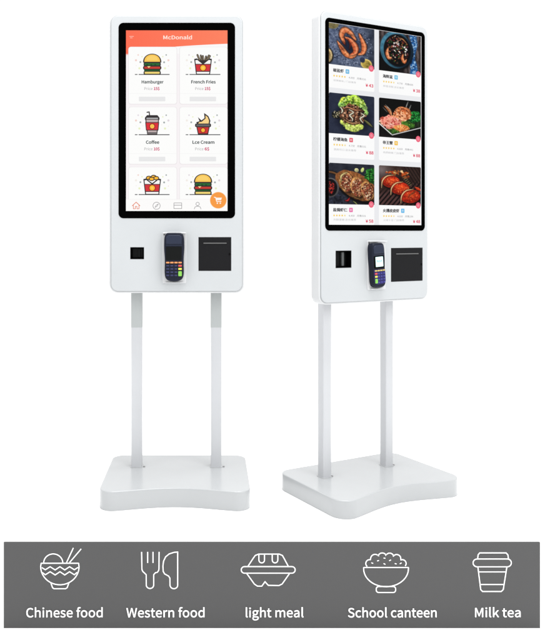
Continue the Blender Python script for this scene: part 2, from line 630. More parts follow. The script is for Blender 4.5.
    p.bits(.55, .74, .17, .08, [(246, 194, 126), (192, 104, 52), (226, 150, 90)], 60, .024)
    p.curve([(-.02, .64), (.31, .93)], .017, .017, (236, 236, 236), soft=.01)
    p.curve([(.31, .93), (1.02, .68)], .015, .015, (226, 226, 226), soft=.01)
    out.append(grade(p.a))
    # baked shellfish on a board
    p = Photo((46, 49, 60), 14, 8)
    p.bits(.2, .85, .25, .18, [(58, 62, 78), (30, 32, 42)], 60, .03)
    p.curve([(-.02, .22), (.10, .24), (.25, .32)], .034, .03, (104, 72, 46), (150, 110, 74))
    p.blob(.62, .60, .56, .33, (16, 14, 18), ang=33, soft=.12)
    p.blob(.60, .54, .53, .30, (130, 84, 50), ang=33, soft=.05, tex=.4, n=26, wob=.06)
    p.blob(.04, .60, .18, .24, (92, 90, 92), soft=.05)
    p.blob(.03, .60, .155, .215, (20, 17, 22), soft=.08)
    p.bits(.02, .60, .10, .15, [(170, 50, 45), (196, 70, 60), (70, 22, 24), (120, 36, 34)], 60, .026)
    for (u, v, q) in ((.38, .45, 1.0), (.62, .57, 1.0), (.84, .66, .95)):
        p.blob(u + .02, v + .02, .17 * q, .28 * q, (40, 22, 16), ang=-10, soft=.2)
        p.blob(u, v, .16 * q, .26 * q, (186, 140, 88), ang=-10, soft=.1, tex=.5, n=24, wob=.1)
        p.blob(u + .012, v + .01, .135 * q, .23 * q, (110, 66, 46), ang=-10, soft=.2, tex=.6, n=24, wob=.2)
        p.bits(u, v, .13 * q, .22 * q, [(206, 160, 120), (140, 58, 46), (66, 34, 26), (232, 208, 176), (116, 70, 46), (170, 84, 70), (90, 44, 34), (176, 128, 90)], 190, .019)
    p.curve([(.26, .44), (.27, .30), (.40, .21)], .026, .012, (222, 204, 140), (246, 234, 180))
    p.curve([(.46, .76), (.60, .84), (.74, .86)], .012, .006, (210, 176, 120))
    p.blob(.60, .15, .05, .05, (206, 204, 152), tex=.3)
    p.blob(.73, .14, .034, .065, (190, 202, 126), ang=20, tex=.3)
    p.blob(.93, .28, .14, .19, (28, 88, 34), tex=.7, n=26, wob=.5)
    p.bits(.92, .26, .12, .16, [(78, 158, 70), (16, 54, 22), (44, 116, 46)], 80, .024)
    p.curve([(.35, .91), (.41, .90), (.45, .83)], .03, .012, (172, 30, 40), (220, 80, 80))
    p.curve([(.53, .92), (.58, .96), (.64, 1.03)], .018, .012, (186, 196, 116))
    out.append(grade(p.a))
    # lobster tails on the grill
    p = Photo((58, 42, 38), 18, 8)
    p.blob(.05, .12, .34, .30, (120, 108, 108), soft=.9)
    w = UU * 0.80 + VV * 0.62
    low = np.clip((VV - 0.30 * (1 - UU) - 0.30) * 6, 0, 1)
    g = np.clip(np.sin(w * 74) * 2.2 + .2, 0, 1)
    p.mix(low * g * .92, (16, 11, 14))
    p.mix(low * (1 - g) * .5, (112, 78, 80))
    g2 = np.clip(np.sin((UU * 1.0 - VV * 0.62) * 78) * 2, 0, 1)
    p.mix(g2 * np.clip((UU - .5) * 5, 0, 1) * np.clip((0.62 - VV) * 5, 0, 1) * 0.6, (24, 15, 13))
    p.bits(.45, .17, .28, .05, [(206, 170, 110), (150, 90, 50), (230, 200, 150), (180, 70, 30)], 40, .030)
    p.bits(.62, .22, .10, .08, [(190, 90, 40), (110, 50, 26)], 20, .034)
    for k in range(6):
        p.curve([(.55 + k * .030, .30 + k * .040), (.63 + k * .030, .24 + k * .040)], .011, .007, (244, 226, 164))
    for (u, v, q, a_) in ((.28, .40, 1.10, 8), (.50, .57, 1.12, 4), (.75, .76, 1.18, -8)):
        p.blob(u + .03, v + .05, .235 * q, .165 * q, (18, 9, 9), ang=a_, soft=.3)
        p.blob(u, v, .215 * q, .150 * q, (158, 42, 22), ang=a_, soft=.08, tex=.4, n=22, wob=.06)
        p.blob(u + .03, v - .03, .165 * q, .095 * q, (208, 78, 38), ang=a_, soft=.8, tex=.4, n=26)
        p.bits(u + .03, v - .01, .15 * q, .10 * q, [(236, 128, 76), (140, 30, 16), (200, 66, 34), (226, 100, 54)], 60, .015)
        p.curve([(u - .20 * q, v + .15 * q), (u - .18 * q, v - .01 * q), (u - .09 * q, v - .12 * q), (u + .06, v - .155 * q)], .020, .010, (228, 190, 136), (250, 230, 190), soft=.012)
    for k in range(5):
        p.curve([(.70 + k * .035, .78 - k * .030), (.73 + k * .035, .72 - k * .030)], .008, .005, (240, 170, 110))
    p.curve([(.86, .52), (.93, .56), (1.0, .60)], .05, .02, (186, 58, 30), (226, 110, 70))
    out.append(grade(p.a))
    return out


# ------------------------------------------------------------------ setting
floor = link_mesh("floor", [(-60, -20, 0), (60, -20, 0), (60, 100, 0), (-60, 100, 0)], [(0, 1, 2, 3)], FLOORM)
floor["kind"] = "structure"

# ------------------------------------------------------------------ display artwork
K1 = dict(x=-0.1149, y=2.4911, a=0.0, BW=.4890, BD=.4117, BH=.0626, W=.4600, zt=1.6365, zb=.6849, Yb=.1646, px=.1405, dx=-.0052, bx=0, wx=0, by=0, pw=.0372, Yp=.257)
K2 = dict(x=0.6231, y=2.5119, a=.4897, BW=.5200, BD=.3625, BH=.058, W=.4700, zt=1.6190, zb=.6558, Yb=.1377, px=.1362, dx=0, bx=.0145, wx=.0045, by=.006, pw=.0335, Yp=.2235)
S1 = (K1['y'] + K1['Yb']) / F_PX           # metres per picture unit on the left kiosk's face
U1 = 176.6


def a1(u):
    return (u - U1) * S1


def b1(v):
    return EYE - (v - CY) * S1


def menu_artwork():
    """fast food ordering page of the left display, laid out on the face of the kiosk"""
    d = Draw()
    X, Z, s = a1, b1, S1
    INK = (52, 48, 50)
    x0, x1, z0, z1 = X(126.0), X(227.4), Z(211.0), Z(30.5)
    d.rect(x0, z0, x1, z1, (252, 251, 251))
    d.rect(X(126.0), Z(199.5), X(227.4), Z(54), (249, 244, 246))
    # orange header with a slanted lower edge, slightly redder to the left
    n = 24
    for i in range(n):
        ua, ub = 126.0 + 101.4 * i / n, 126.0 + 101.4 * (i + 1) / n

        def low(u):
            t = (u - 126.0) / 101.4
            return 55.5 - 5.2 * min(1, t * 5) - 6.4 * max(0, t - .2) / .8 - 1.2 * math.sin(t * 3.1)
        t = i / n
        c = (255, 112 + 20 * t, 84 + 14 * t)
        d.raw([(X(ua), Z(low(ua))), (X(ub), Z(low(ub))), (X(ub), Z(30.5)), (X(ua), Z(30.5))], [(0, 1, 2, 3)], c)
    d.layer()
    d.text("McDonald", X(163.2), Z(39.4), (255, 232, 220), h=3.6 * s, x1=X(192.0), bold=.02)
    for k, (ua, ub) in enumerate(((129.6, 133.6), (130.2, 132.4))):
        d.stroke([(X(ua), Z(36.6 + k * 1.5)), (X(ub), Z(36.6 + k * 1.5))], .45 * s, (255, 214, 200))

    def card(ua, ub, va, vb, divider=True):
        d.rect(X(ua - .5), Z(vb + .6), X(ub + .5), Z(va - .3), (236, 231, 233), 2.6 * s)
        d.rect(X(ua), Z(vb), X(ub), Z(va), (254, 254, 253), 2.4 * s)
        if divider:
            d.stroke([(X(ua + .3), Z(vb - 10.3)), (X(ub - .3), Z(vb - 10.3))], .25 * s, (240, 240, 240))
            c = (ua + ub) / 2 - .6
            d.rect(X(c - 13.2), Z(vb - 2.6), X(c + 13.2), Z(vb - 7.2), (234, 234, 235), .5 * s)

    def confetti(c, v, seed):
        r = random.Random(seed)
        d.layer()
        d.hold = True
        for (du, dv, q, k) in ((-14, -6.5, .8, 0), (-10.2, -4.8, .7, 1), (-16.2, -1.2, 1.1, 2), (-11.8, .6, 1.0, 3), (-12.8, 6.8, 1.1, 1),
                               (-9.2, 4.0, .5, 4), (14, -6.5, .8, 3), (10.6, -4.8, .7, 1), (16.2, -1.2, 1.1, 0), (11.9, .8, 1.0, 3), (12.8, 6.8, 1.1, 1), (9.4, 3.2, .5, 4),
                               (-16, 4.2, .5, 4), (16.2, 4.5, .5, 2)):
            cc = [(226, 216, 224), (234, 242, 196), (244, 212, 204), (168, 176, 176), (244, 238, 232)][(k + r.randint(0, 1) * (k in (0, 2)) * 2) % 5]
            d.disc(X(c + du), Z(v + dv), q * s, cc, n=10)
        d.hold = False

    def ground(c, v):
        d.stroke([(X(c - 17), Z(v)), (X(c - 15), Z(v))], .9 * s, (112, 112, 114))
        d.stroke([(X(c - 13.2), Z(v)), (X(c + 17), Z(v))], .9 * s, (92, 92, 95))

    def burger(c, v):            # v = ground line
        d.rect(X(c - 8.6), Z(v + .4), X(c + 8.6), Z(v - 3.6), INK, 1.4 * s)
        d.rect(X(c - 7.5), Z(v - .7), X(c + 7.5), Z(v - 2.7), (240, 214, 118), .7 * s)
        d.rect(X(c - 8.2), Z(v - 3.4), X(c + 8.2), Z(v - 5.3), (36, 84, 42), .8 * s)
        d.rect(X(c - 9.2), Z(v - 4.8), X(c + 9.2), Z(v - 8.6), INK, 1.6 * s)
        d.rect(X(c - 8.0), Z(v - 5.7), X(c + 8.0), Z(v - 7.8), (200, 58, 48), .8 * s)
        d.poly([(X(c - 5.4), Z(v - 8.6)), (X(c - 3.4), Z(v - 6.6)), (X(c - 1.2), Z(v - 8.6))], (246, 226, 150))
        d.rect(X(c - 8.6), Z(v - 8.2), X(c + 8.6), Z(v - 12.2), INK, 1.2 * s)
        d.rect(X(c - 7.6), Z(v - 9.2), X(c + 7.6), Z(v - 11.4), (40, 104, 50), .8 * s)
        for q in (-5, -1, 3):
            d.disc(X(c + q), Z(v - 9.4), 1.0 * s, (28, 70, 36), n=10)

        def dome(k, hh, base):
            return [(X(c + k * math.cos(math.pi * i / 16)), Z(base - hh * math.sin(math.pi * i / 16) ** .85)) for i in range(17)]
        d.poly(dome(9.2, 8.9, v - 11.9), INK)
        d.poly(dome(7.9, 7.3, v - 12.7), (250, 200, 88))
        d.poly(dome(5.6, 4.4, v - 14.3), (252, 212, 110))

    def box(c, v, kind):
        t = v - 15.5
        if kind == 'dark':
            for (q, l, a) in ((-5, 19.5, -.6), (-2.6, 19, .3), (0, 18.5, -.2), (2.4, 18, .6), (4.8, 19, 1.0), (6.4, 18.4, .5)):
                d.stroke([(X(c + q * .5), Z(v - 12)), (X(c + q + a), Z(v - l))], 2.0 * s, INK)
                d.stroke([(X(c + q * .7), Z(v - 14.5)), (X(c + q + a), Z(v - l))], 0.75 * s, (150, 132, 104))
        else:
            for (q, w) in ((-3.4, -16.6), (1.4, -17.6), (4.0, -16.4), (-.6, -15.6)):
                d.disc(X(c + q), Z(v + w), 3.0 * s, INK, 2.2 * s)
                d.disc(X(c + q), Z(v + w), 2.1 * s, (250, 186, 56), 1.3 * s)
        out = [(c - 7.0, v + .3), (c + 7.0, v + .3), (c + 8.9, t), (c + 6.2, t - .6), (c, t + 4.0), (c - 6.2, t - .6), (c - 8.9, t)]
        d.poly([(X(p), Z(q)) for p, q in out], INK)
        d.poly([(X(p), Z(q)) for p, q in [(c - 6.1, v - .7), (c + 6.1, v - .7), (c + 7.7, t + 1.4), (c + 5.8, t + 1.0), (c, t + 5.6), (c - 5.8, t + 1.0), (c - 7.7, t + 1.4)]], (250, 248, 246))
        d.poly([(X(p), Z(q)) for p, q in [(c - 7.4, v - 2.6), (c + 7.4, v - 2.6), (c + 8.3, v - 10.6), (c - 8.3, v - 10.6)]], INK)
        d.poly([(X(p), Z(q)) for p, q in [(c - 6.5, v - 3.4), (c + 6.5, v - 3.4), (c + 7.3, v - 9.8), (c - 7.3, v - 9.8)]], (214, 52, 60))
        d.disc(X(c), Z(v - 6.6), 3.4 * s, (150, 36, 26))
        d.disc(X(c), Z(v - 6.6), 2.7 * s, (252, 186, 52))
        d.disc(X(c), Z(v - 6.6), 1.4 * s, (255, 208, 90))

    def coffee(c, v):
        d.stroke([(X(c - 5.2), Z(v - 22.4)), (X(c - 3.0), Z(v - 22.8)), (X(c - 2.6), Z(v - 19))], 1.1 * s, INK)
        d.poly([(X(p), Z(q)) for p, q in [(c - 5.0, v + .3), (c + 5.0, v + .3), (c + 6.9, v - 15.4), (c - 6.9, v - 15.4)]], INK)
        d.poly([(X(p), Z(q)) for p, q in [(c - 4.2, v - .8), (c + 4.2, v - .8), (c + 5.9, v - 15.0), (c - 5.9, v - 15.0)]], (196, 178, 178))
        d.rect(X(c - 4.6), Z(v - .9), X(c + 4.6), Z(v - 2.6), (110, 104, 106))
        d.poly([(X(p), Z(q)) for p, q in [(c - 6.2, v - 4.2), (c + 6.2, v - 4.2), (c + 7.0, v - 12.6), (c - 7.0, v - 12.6)]], INK)
        d.poly([(X(p), Z(q)) for p, q in [(c - 5.4, v - 5.0), (c + 5.4, v - 5.0), (c + 6.1, v - 11.8), (c - 6.1, v - 11.8)]], (222, 48, 58))
        d.disc(X(c), Z(v - 8.4), 3.0 * s, (150, 36, 26))
        d.disc(X(c), Z(v - 8.4), 2.2 * s, (252, 196, 80))
        d.poly([(X(p), Z(q)) for p, q in [(c - 7.4, v - 15.0), (c + 7.4, v - 15.0), (c + 7.2, v - 17.2), (c + 5.2, v - 19.6), (c - 5.2, v - 19.6), (c - 7.2, v - 17.2)]], INK)
        d.rect(X(c - 5.8), Z(v - 15.8), X(c + 5.8), Z(v - 16.9), (190, 190, 192), .4 * s)

    def cone(c, v):
        swirl = [(c - 5.8, v - 10.5), (c - 7, v - 12.4), (c - 3.6, v - 13.6), (c - 5.2, v - 17.6), (c - 1.6, v - 14.4), (c + 1.4, v - 16.6), (c + 1.0, v - 21.8),
                 (c + 5.4, v - 18.6), (c + 7.4, v - 14), (c + 6.6, v - 10.5)]
        d.poly([(X(p), Z(q)) for p, q in swirl], INK)
        inner = [(c - 4.8, v - 11.2), (c - 3.8, v - 12.6), (c - 1.2, v - 13.0), (c + 2.6, v - 16.2), (c + 2.4, v - 19.4), (c + 4.6, v - 17.6), (c + 6.0, v - 14), (c + 5.6, v - 11.2)]
        d.poly([(X(p), Z(q)) for p, q in inner], (250, 214, 140))
        d.poly([(X(p), Z(q)) for p, q in [(c - 5.0, v + .3), (c + 5.0, v + .3), (c + 6.8, v - 8.4), (c - 6.8, v - 8.4)]], INK)
        d.poly([(X(p), Z(q)) for p, q in [(c - 4.4, v - 1.4), (c + 4.4, v - 1.4), (c + 5.7, v - 7.4), (c - 5.7, v - 7.4)]], (206, 50, 52))
        d.rect(X(c - 8), Z(v - 7.6), X(c + 8), Z(v - 11.2), INK, 1.2 * s)
        d.rect(X(c - 6.8), Z(v - 8.4), X(c + 6.8), Z(v - 10.4), (104, 102, 104), .5 * s)
        d.disc(X(c), Z(v - 4.5), 2.6 * s, (140, 36, 26))
        d.disc(X(c), Z(v - 4.5), 1.9 * s, (250, 184, 60))

    rows = [(47.2, 104.0, 74.6, ('Hamburger', '15$'), ('French Fries', '15$')),
            (107.2, 164.0, 134.8, ('Coffee', '10$'), ('Lce Cream', '6$'))]
    for ri, (va, vb, vg, l, r) in enumerate(rows):
        for ci, (ua, ub, (nm, pr)) in enumerate(((128.8, 176.6, l), (179.8, 227.0, r))):
            c = (152.2, 203.0)[ci]
            d.l = 12
            card(ua, ub, va, vb)
            confetti(c, vg - 13, ri * 2 + ci)
            ground(c, vg)
            [[burger, lambda a, b: box(a, b, 'dark')], [coffee, cone]][ri][ci](c, vg)
            w = {'Hamburger': 22, 'French Fries': 24.5, 'Coffee': 13.4, 'Lce Cream': 22}[nm]
            d.text(nm, X(c - w / 2 + .4), Z(vg + 9.0), (74, 84, 84), h=3.0 * s, x1=X(c + w / 2 + .4), bold=.028)
            d.text("Price", X(c - 7.8), Z(vg + 15.6), (160, 158, 160), h=2.7 * s, x1=X(c + .4))
            d.text(pr, X(c + 1.6), Z(vg + 15.6), (206, 62, 110), h=2.7 * s, x1=X(c + (7.4 if len(pr) > 2 else 6.2)), bold=.028)
    # third row cut off by the bottom bar
    for ci, (ua, ub) in enumerate(((128.8, 176.6), (179.8, 227.0))):
        c = (152.2, 203.0)[ci]
        d.l = 12
        card(ua, ub, 167.2, 202, False)
        confetti(c, 194.6 - 13, 7 + ci)
        ground(c, 194.6)
        (lambda a, b: box(a, b, 'gold'), burger)[ci](c, 194.6)
    d.l = 110
    d.rect(X(126.0), Z(211), X(227.4), Z(199.4), (254, 253, 252))
    d.stroke([(X(126.2), Z(199.4)), (X(227.2), Z(199.4))], .25 * s, (238, 234, 234))
    G = (160, 158, 160)
    # bottom bar: home, compass, card, user, cart button
    c, v = 136.2, 205.8
    d.stroke([(X(p), Z(q)) for p, q in [(c - 3.8, v), (c, v - 3.6), (c + 3.8, v)]], .7 * s, (232, 128, 96))
    d.stroke([(X(p), Z(q)) for p, q in [(c - 2.8, v - .4), (c - 2.8, v + 3), (c - .8, v + 3), (c - .8, v + .6), (c + .8, v + .6), (c + .8, v + 3), (c + 2.8, v + 3), (c + 2.8, v - .4)]], .6 * s, (232, 128, 96))
    c = 156.6
    d.stroke([(X(c + 3.6 * math.cos(i * .3142)), Z(v + 3.6 * math.sin(i * .3142))) for i in range(20)], .55 * s, G, True)
    d.stroke([(X(c - 1.6), Z(v + 1.6)), (X(c - .3), Z(v - .6)), (X(c + 1.8), Z(v - 1.8)), (X(c + .4), Z(v + .6))], .5 * s, G, True)
    c = 177.8
    d.stroke([(X(p), Z(q)) for p, q in [(c - 3.9, v - 2.8), (c + 3.9, v - 2.8), (c + 3.9, v + 2.8), (c - 3.9, v + 2.8)]], .55 * s, G, True)
    d.stroke([(X(c - 3.9), Z(v - .6)), (X(c + 3.9), Z(v - .6))], .6 * s, G)
    c = 197.6
    d.stroke([(X(c + 1.7 * math.cos(i * .524)), Z(v - 1.8 + 1.7 * math.sin(i * .524))) for i in range(12)], .55 * s, G, True)
    d.stroke([(X(c - 3.3), Z(v + 3.2)), (X(c - 2.6), Z(v + 1.2)), (X(c), Z(v + .4)), (X(c + 2.6), Z(v + 1.2)), (X(c + 3.3), Z(v + 3.2))], .55 * s, G)
    c, v = 218.2, 200.3
    d.disc(X(c), Z(v), 8.4 * s, (252, 214, 170), n=32)
    d.disc(X(c), Z(v), 8.0 * s, (250, 158, 70), n=32)
    d.stroke([(X(p), Z(q)) for p, q in [(c - 4, v - 3), (c - 2.6, v - 2.8), (c - 1.6, v + 1.2), (c + 2.8, v + 1.2)]], .8 * s, (255, 250, 244))
    d.poly([(X(p), Z(q)) for p, q in [(c - 2.0, v - .1), (c + 2.8, v - .1), (c + 3.6, v - 2.6), (c - 2.6, v - 2.6)]], (255, 250, 244))
    d.disc(X(c - .9), Z(v + 2.9), .75 * s, (255, 250, 244), n=10)
    d.disc(X(c + 2.0), Z(v + 2.9), .75 * s, (255, 250, 244), n=10)
    return d


def dish_artwork():
    """dish ordering page of the right display (kiosk-local metres)"""
    d = Draw()
    xa, xb, za, zb = -.1956, .2034, .917, 1.5775
    d.rect(xa, za, xb, zb, (236, 237, 240))
    cols = ((-.1956, -.0067), (.0132, .2010))
    rows = ((1.5765, 1.4415, 1.3655), (1.3490, 1.2160, 1.1365), (1.1195, .9845, .917))
    names = (("椒盐虾", (106, 186, 228), "4.8", "316", "43"), ("海鲜盆", (110, 196, 232), "4.7", "606", "38"),
             ("柠檬海鱼", (232, 84, 104), "4.7", "531", "88"), ("帝王蟹", (246, 196, 66), "4.8", "441", "88"),
             ("盐焗虾仁", (236, 110, 170), "4.4", "531", "58"), ("火爆皮皮虾", (92, 186, 236), "4.6", "236", "48"))
    grey = ("招牌美味 / 门店推荐", "鲜香浓郁 店长推荐", "清爽可口 店长推荐", "肉质鲜嫩 门店推荐", "外酥里嫩 店长推荐", "火候十足 门店推荐")
    ph = dish_photos()
    k = 0
    for ri, (t, m, b) in enumerate(rows):
        for ci, (l, r) in enumerate(cols):
            w = r - l
            d.l = 2
            d.rect(l, b, r, t, (253, 253, 253), .0045)
            d.image(ph[k], l, m, r, t)
            if ri > 0:        # rounded upper corners of the card: page colour shows in the corner nick
                q = .005
                for (cx, sx) in ((l, 1), (r, -1)):
                    arc = [(cx, t)] + [(cx + sx * q * (1 - math.cos(a)), t - q * (1 - math.sin(a))) for a in np.linspace(0, math.pi / 2, 7)]
                    d.poly(arc if sx < 0 else arc[::-1], (236, 237, 240))
            nm, bc, sc_, sold, price = names[k]
            nw = w * .078 * len(nm)
            d.text(nm, l + w * .085, m - .0245, (58, 58, 62), body=.0125, x1=l + w * .085 + nw, bold=.022)
            bx = l + w * .085 + nw + w * .035
            d.rect(bx, m - .0255, bx + .0150, m - .0110, bc, .002)
            d.text("新" if k % 2 == 0 else "荐", bx + .0035, m - .0222, (250, 250, 250), body=.0078, x1=bx + .0115)
            d.layer()
            d.hold = True
            for i in range(5):
                cx, cz = l + w * (.105 + i * .058), m - .0370
                pts = [(cx + (.0046 if j % 2 == 0 else .0021) * math.sin(j * math.pi / 5), cz + (.0046 if j % 2 == 0 else .0021) * math.cos(j * math.pi / 5)) for j in range(10)]
                d.poly(pts[::-1], (250, 208, 74) if i < 4 or sc_ > "4.7" else (246, 224, 150))
            d.hold = False
            d.text(sc_ + "分", l + w * .42, m - .0410, (110, 110, 116), body=.0072, x1=l + w * .55)
            d.text("月售" + sold, l + w * .60, m - .0410, (110, 110, 116), body=.0072, x1=l + w * .80)
            d.text(grey[k], l + w * .085, m - .0560 + (.0015 if ri == 2 else 0), (186, 186, 190), body=.0072, x1=l + w * .58)
            d.text("¥ " + price, l + w * .79, m - .0625 + (.002 if ri == 2 else 0), (224, 60, 96), body=.0112, x1=l + w * .965, bold=.022)
            d.disc(l + w * .915, m + .001, .0108, (240, 104, 128), n=24)
            c, z = l + w * .915, m + .001
            d.stroke([(c + .0042 * math.cos(i * .628), z + .0042 * math.sin(i * .628)) for i in range(10)], .0009, (250, 190, 200), True)
            d.stroke([(c - .002, z), (c + .002, z)], .0009, (252, 210, 216))
            k += 1
    return d


# ------------------------------------------------------------------ kiosk
def tagged(name, label, cat, loc, rz=0, group=None):
    o = bpy.data.objects.new(name, None)
    o.empty_display_size = 0.1
    col.objects.link(o)
    o.location = loc
    o.rotation_euler = (0, 0, rz)
    o["label"] = label
    o["category"] = cat
    if group:
        o["group"] = group
    return o


def base_outline(bw, bd, dip, r_front, r_back):
    """plan of the foot plate, ccw seen from above, front edge hollowed"""
    h = bw / 2
    pts = []

    def arc(cx, cy, a0, r, n=10):
        for i in range(n + 1):
            a = math.radians(a0 + 90 * i / n)
            pts.append((cx + r * math.cos(a), cy + r * math.sin(a)))
    arc(-h + r_front, r_front, 180, r_front)
    xm = h - r_front
    for i in range(1, 32):
        x = -xm + 2 * xm * i / 32
        pts.append((x, dip * (0.55 * (0.5 + 0.5 * math.cos(math.pi * x / xm)) ** 0.85 + 0.45 * (1 - (x / xm) ** 2))))
    arc(h - r_front, r_front, 270, r_front)
    arc(h - r_back, bd - r_back, 0, r_back)
    arc(-h + r_back, bd - r_back, 90, r_back)
    return pts


def kiosk(k, label, blk, artwork, scan, holder, printer, grey_from, dip, r_front):
    root = tagged("ordering_kiosk", label, "kiosk", (k['x'], k['y'], 0), k['a'], "self-service ordering kiosks")
    Yb = k['Yb']
    W = k['W'] / 2
    ox = k['wx']
    base = slab("base_plate", [(x + k['bx'], y + k['by']) for x, y in base_outline(k['BW'], k['BD'], dip, r_front, .045)], k['BH'], 0.0, BASEW, root, .0035, .001, axis='Z')
    top = k['zb'] + .12
    for sx in (-1, 1):
        cx = sx * k['px'] + k['dx']
        hw = k['pw'] / 2
        p = slab("post", rrect(cx - hw, k['Yp'], cx + hw, k['Yp'] + k['pw'], .003, 3), top, k['BH'] - .001, POSTW, root, 0, axis='Z')
        # weld seam / small dark fixing at the foot of the post
        s_ = slab("foot_flange", rrect(cx - hw - .003, k['Yp'] - .003, cx + hw + .003, k['Yp'] + k['pw'] + .003, .004, 3), k['BH'] + .0022, k['BH'] - .001, BASEW, root, .0008, 0, seg=2, axis='Z')
        sl = slab("foot_screw", rrect(cx + hw + .0045, k['Yp'] + .004, cx + hw + .0115, k['Yp'] + .011, .0034, 4), k['BH'] + .0026, k['BH'] - .001, SCREWG, root, .0006, 0, seg=2, axis='Z')
        if grey_from:
            sl = slab("upper_post_band", rrect(cx - hw - .0006, k['Yp'] - .0006, cx + hw + .0006, k['Yp'] + k['pw'] + .0006, .003, 3), top - .001, grey_from, POSTGREY, root, 0, axis='Z')  # thin grey band wrapped round the upper post
    shell = slab("rear_shell", rrect(-W + ox, k['zb'], W + ox, k['zt'], .030, 12), Yb + .005, Yb + .050, SHELL, root, .0022, .006)
    panel = slab("front_panel", rrect(-W + .0062 + ox, k['zb'] + .0062, W - .0062 + ox, k['zt'] - .0062, .0245, 12), Yb, Yb + .0052, WHITE, root, .0022, .0)
    slab("panel_gasket", rrect(-W + .0046 + ox, k['zb'] + .0046, W - .0046 + ox, k['zt'] - .0046, .026, 12), Yb + .0040, Yb + .0100, GASKET, panel, .0)
    mount = box("mounting_plate", -.17, .17, Yb + .0495, Yb + .0495 + max(.004, k['Yp'] - Yb - .0495 + .002), k['zb'] + .03, k['zb'] + .10, SHELL, root)
    # real recesses for scanner and printer
    sx0, sx1, sz0, sz1 = scan
    qx0, qx1, qz0, qz1 = printer
    gasket = bpy.data.objects[panel.children[0].name]
    cut(gasket, [(sx0, sx1, Yb - .01, Yb + .03, sz0, sz1), (qx0, qx1, Yb - .01, Yb + .03, qz0, qz1)])
    cut(panel, [(sx0, sx1, Yb - .01, Yb + .03, sz0, sz1), (qx0, qx1, Yb - .01, Yb + .03, qz0, qz1)])
    cut(shell, [(sx0, sx1, Yb - .01, Yb + .030, sz0, sz1), (qx0, qx1, Yb - .01, Yb + .018, qz0, qz1)])
    # scanner: black well with a dark reading window and a vertical strip coloured as a reflection
    t = .0018
    e = .0006
    wl = box("scanner_well", sx0 + e, sx1 - e, Yb - .0006, Yb + .0290, sz0 + e, sz1 - e, BLACK, root)
    cut(wl, [(sx0 + e + t, sx1 - e - t, Yb - .02, Yb + .024, sz0 + e + t, sz1 - e - t)])
    box("reading_window", sx0 + .006, sx1 - .006, Yb + .0215, Yb + .0235, sz0 + .005, sz1 - .005, DARKG, wl, .0005)
    box("reflection_strip", sx0 + .55 * (sx1 - sx0), sx0 + .70 * (sx1 - sx0), Yb + .014, Yb + .0214, sz0 + .006, sz1 - .006, DARKG if grey_from else REFL, wl, .0005)
    # printer door
    pr = box("receipt_printer", qx0 + .0008, qx1 - .0008, Yb - .0008, Yb + .012, qz0 + .0008, qz1 - .0008, GREYBLK, root, .0010)
    pw_ = qx1 - qx0
    slot = slab("paper_slot", rrect(qx0 + pw_ * .15, qz1 - .0225, qx0 + pw_ * .86, qz1 - .0190, .0015, 3), Yb - .0022, Yb - .0004, SLOTG, pr, .0004, 0, seg=2)
    slab("door_catch", rrect(qx1 - .0085, (qz0 + qz1) / 2 - .004, qx1 - .0035, (qz0 + qz1) / 2 + .003, .001, 2), Yb - .0016, Yb - .0004, BLACK, pr)
    # display
    scr = slab("screen_glass", rrect(*blk, .017, 10), Yb - .0014, Yb + .0006, GLASS, root, .0008, 0, seg=2)
    artwork.build("display", scr, Yb - .0017)
    # payment terminal holder: thin white tray with upper shelf and lower lip
    hx0, hz0, hx1, hz1 = holder
    ho = slab("terminal_holder", rrect(hx0, hz0, hx1, hz1, .004, 4), Yb - .0035, Yb + .001, SHELL, root, .0012, 0, seg=3)
    slab("holder_shelf", rrect(hx0 + .001, hz1 - .0045, hx1 - .001, hz1 - .0010, .0012, 3), Yb - .014, Yb - .003, SHELL, ho, .0006)
    slab("holder_lip", rrect(hx0 + .010, hz0 + .0008, hx1 - .010, hz0 + .0042, .0012, 3), Yb - .012, Yb - .003, SHELL, ho, .0006)
    n = 12
    slab("holder_screw", [(hx0 + .0055 + .0026 * math.cos(2 * math.pi * i / n), hz1 - .0085 + .0026 * math.sin(2 * math.pi * i / n)) for i in range(n)],
         Yb - .0044, Yb - .003, SLOTG, ho)
    return root


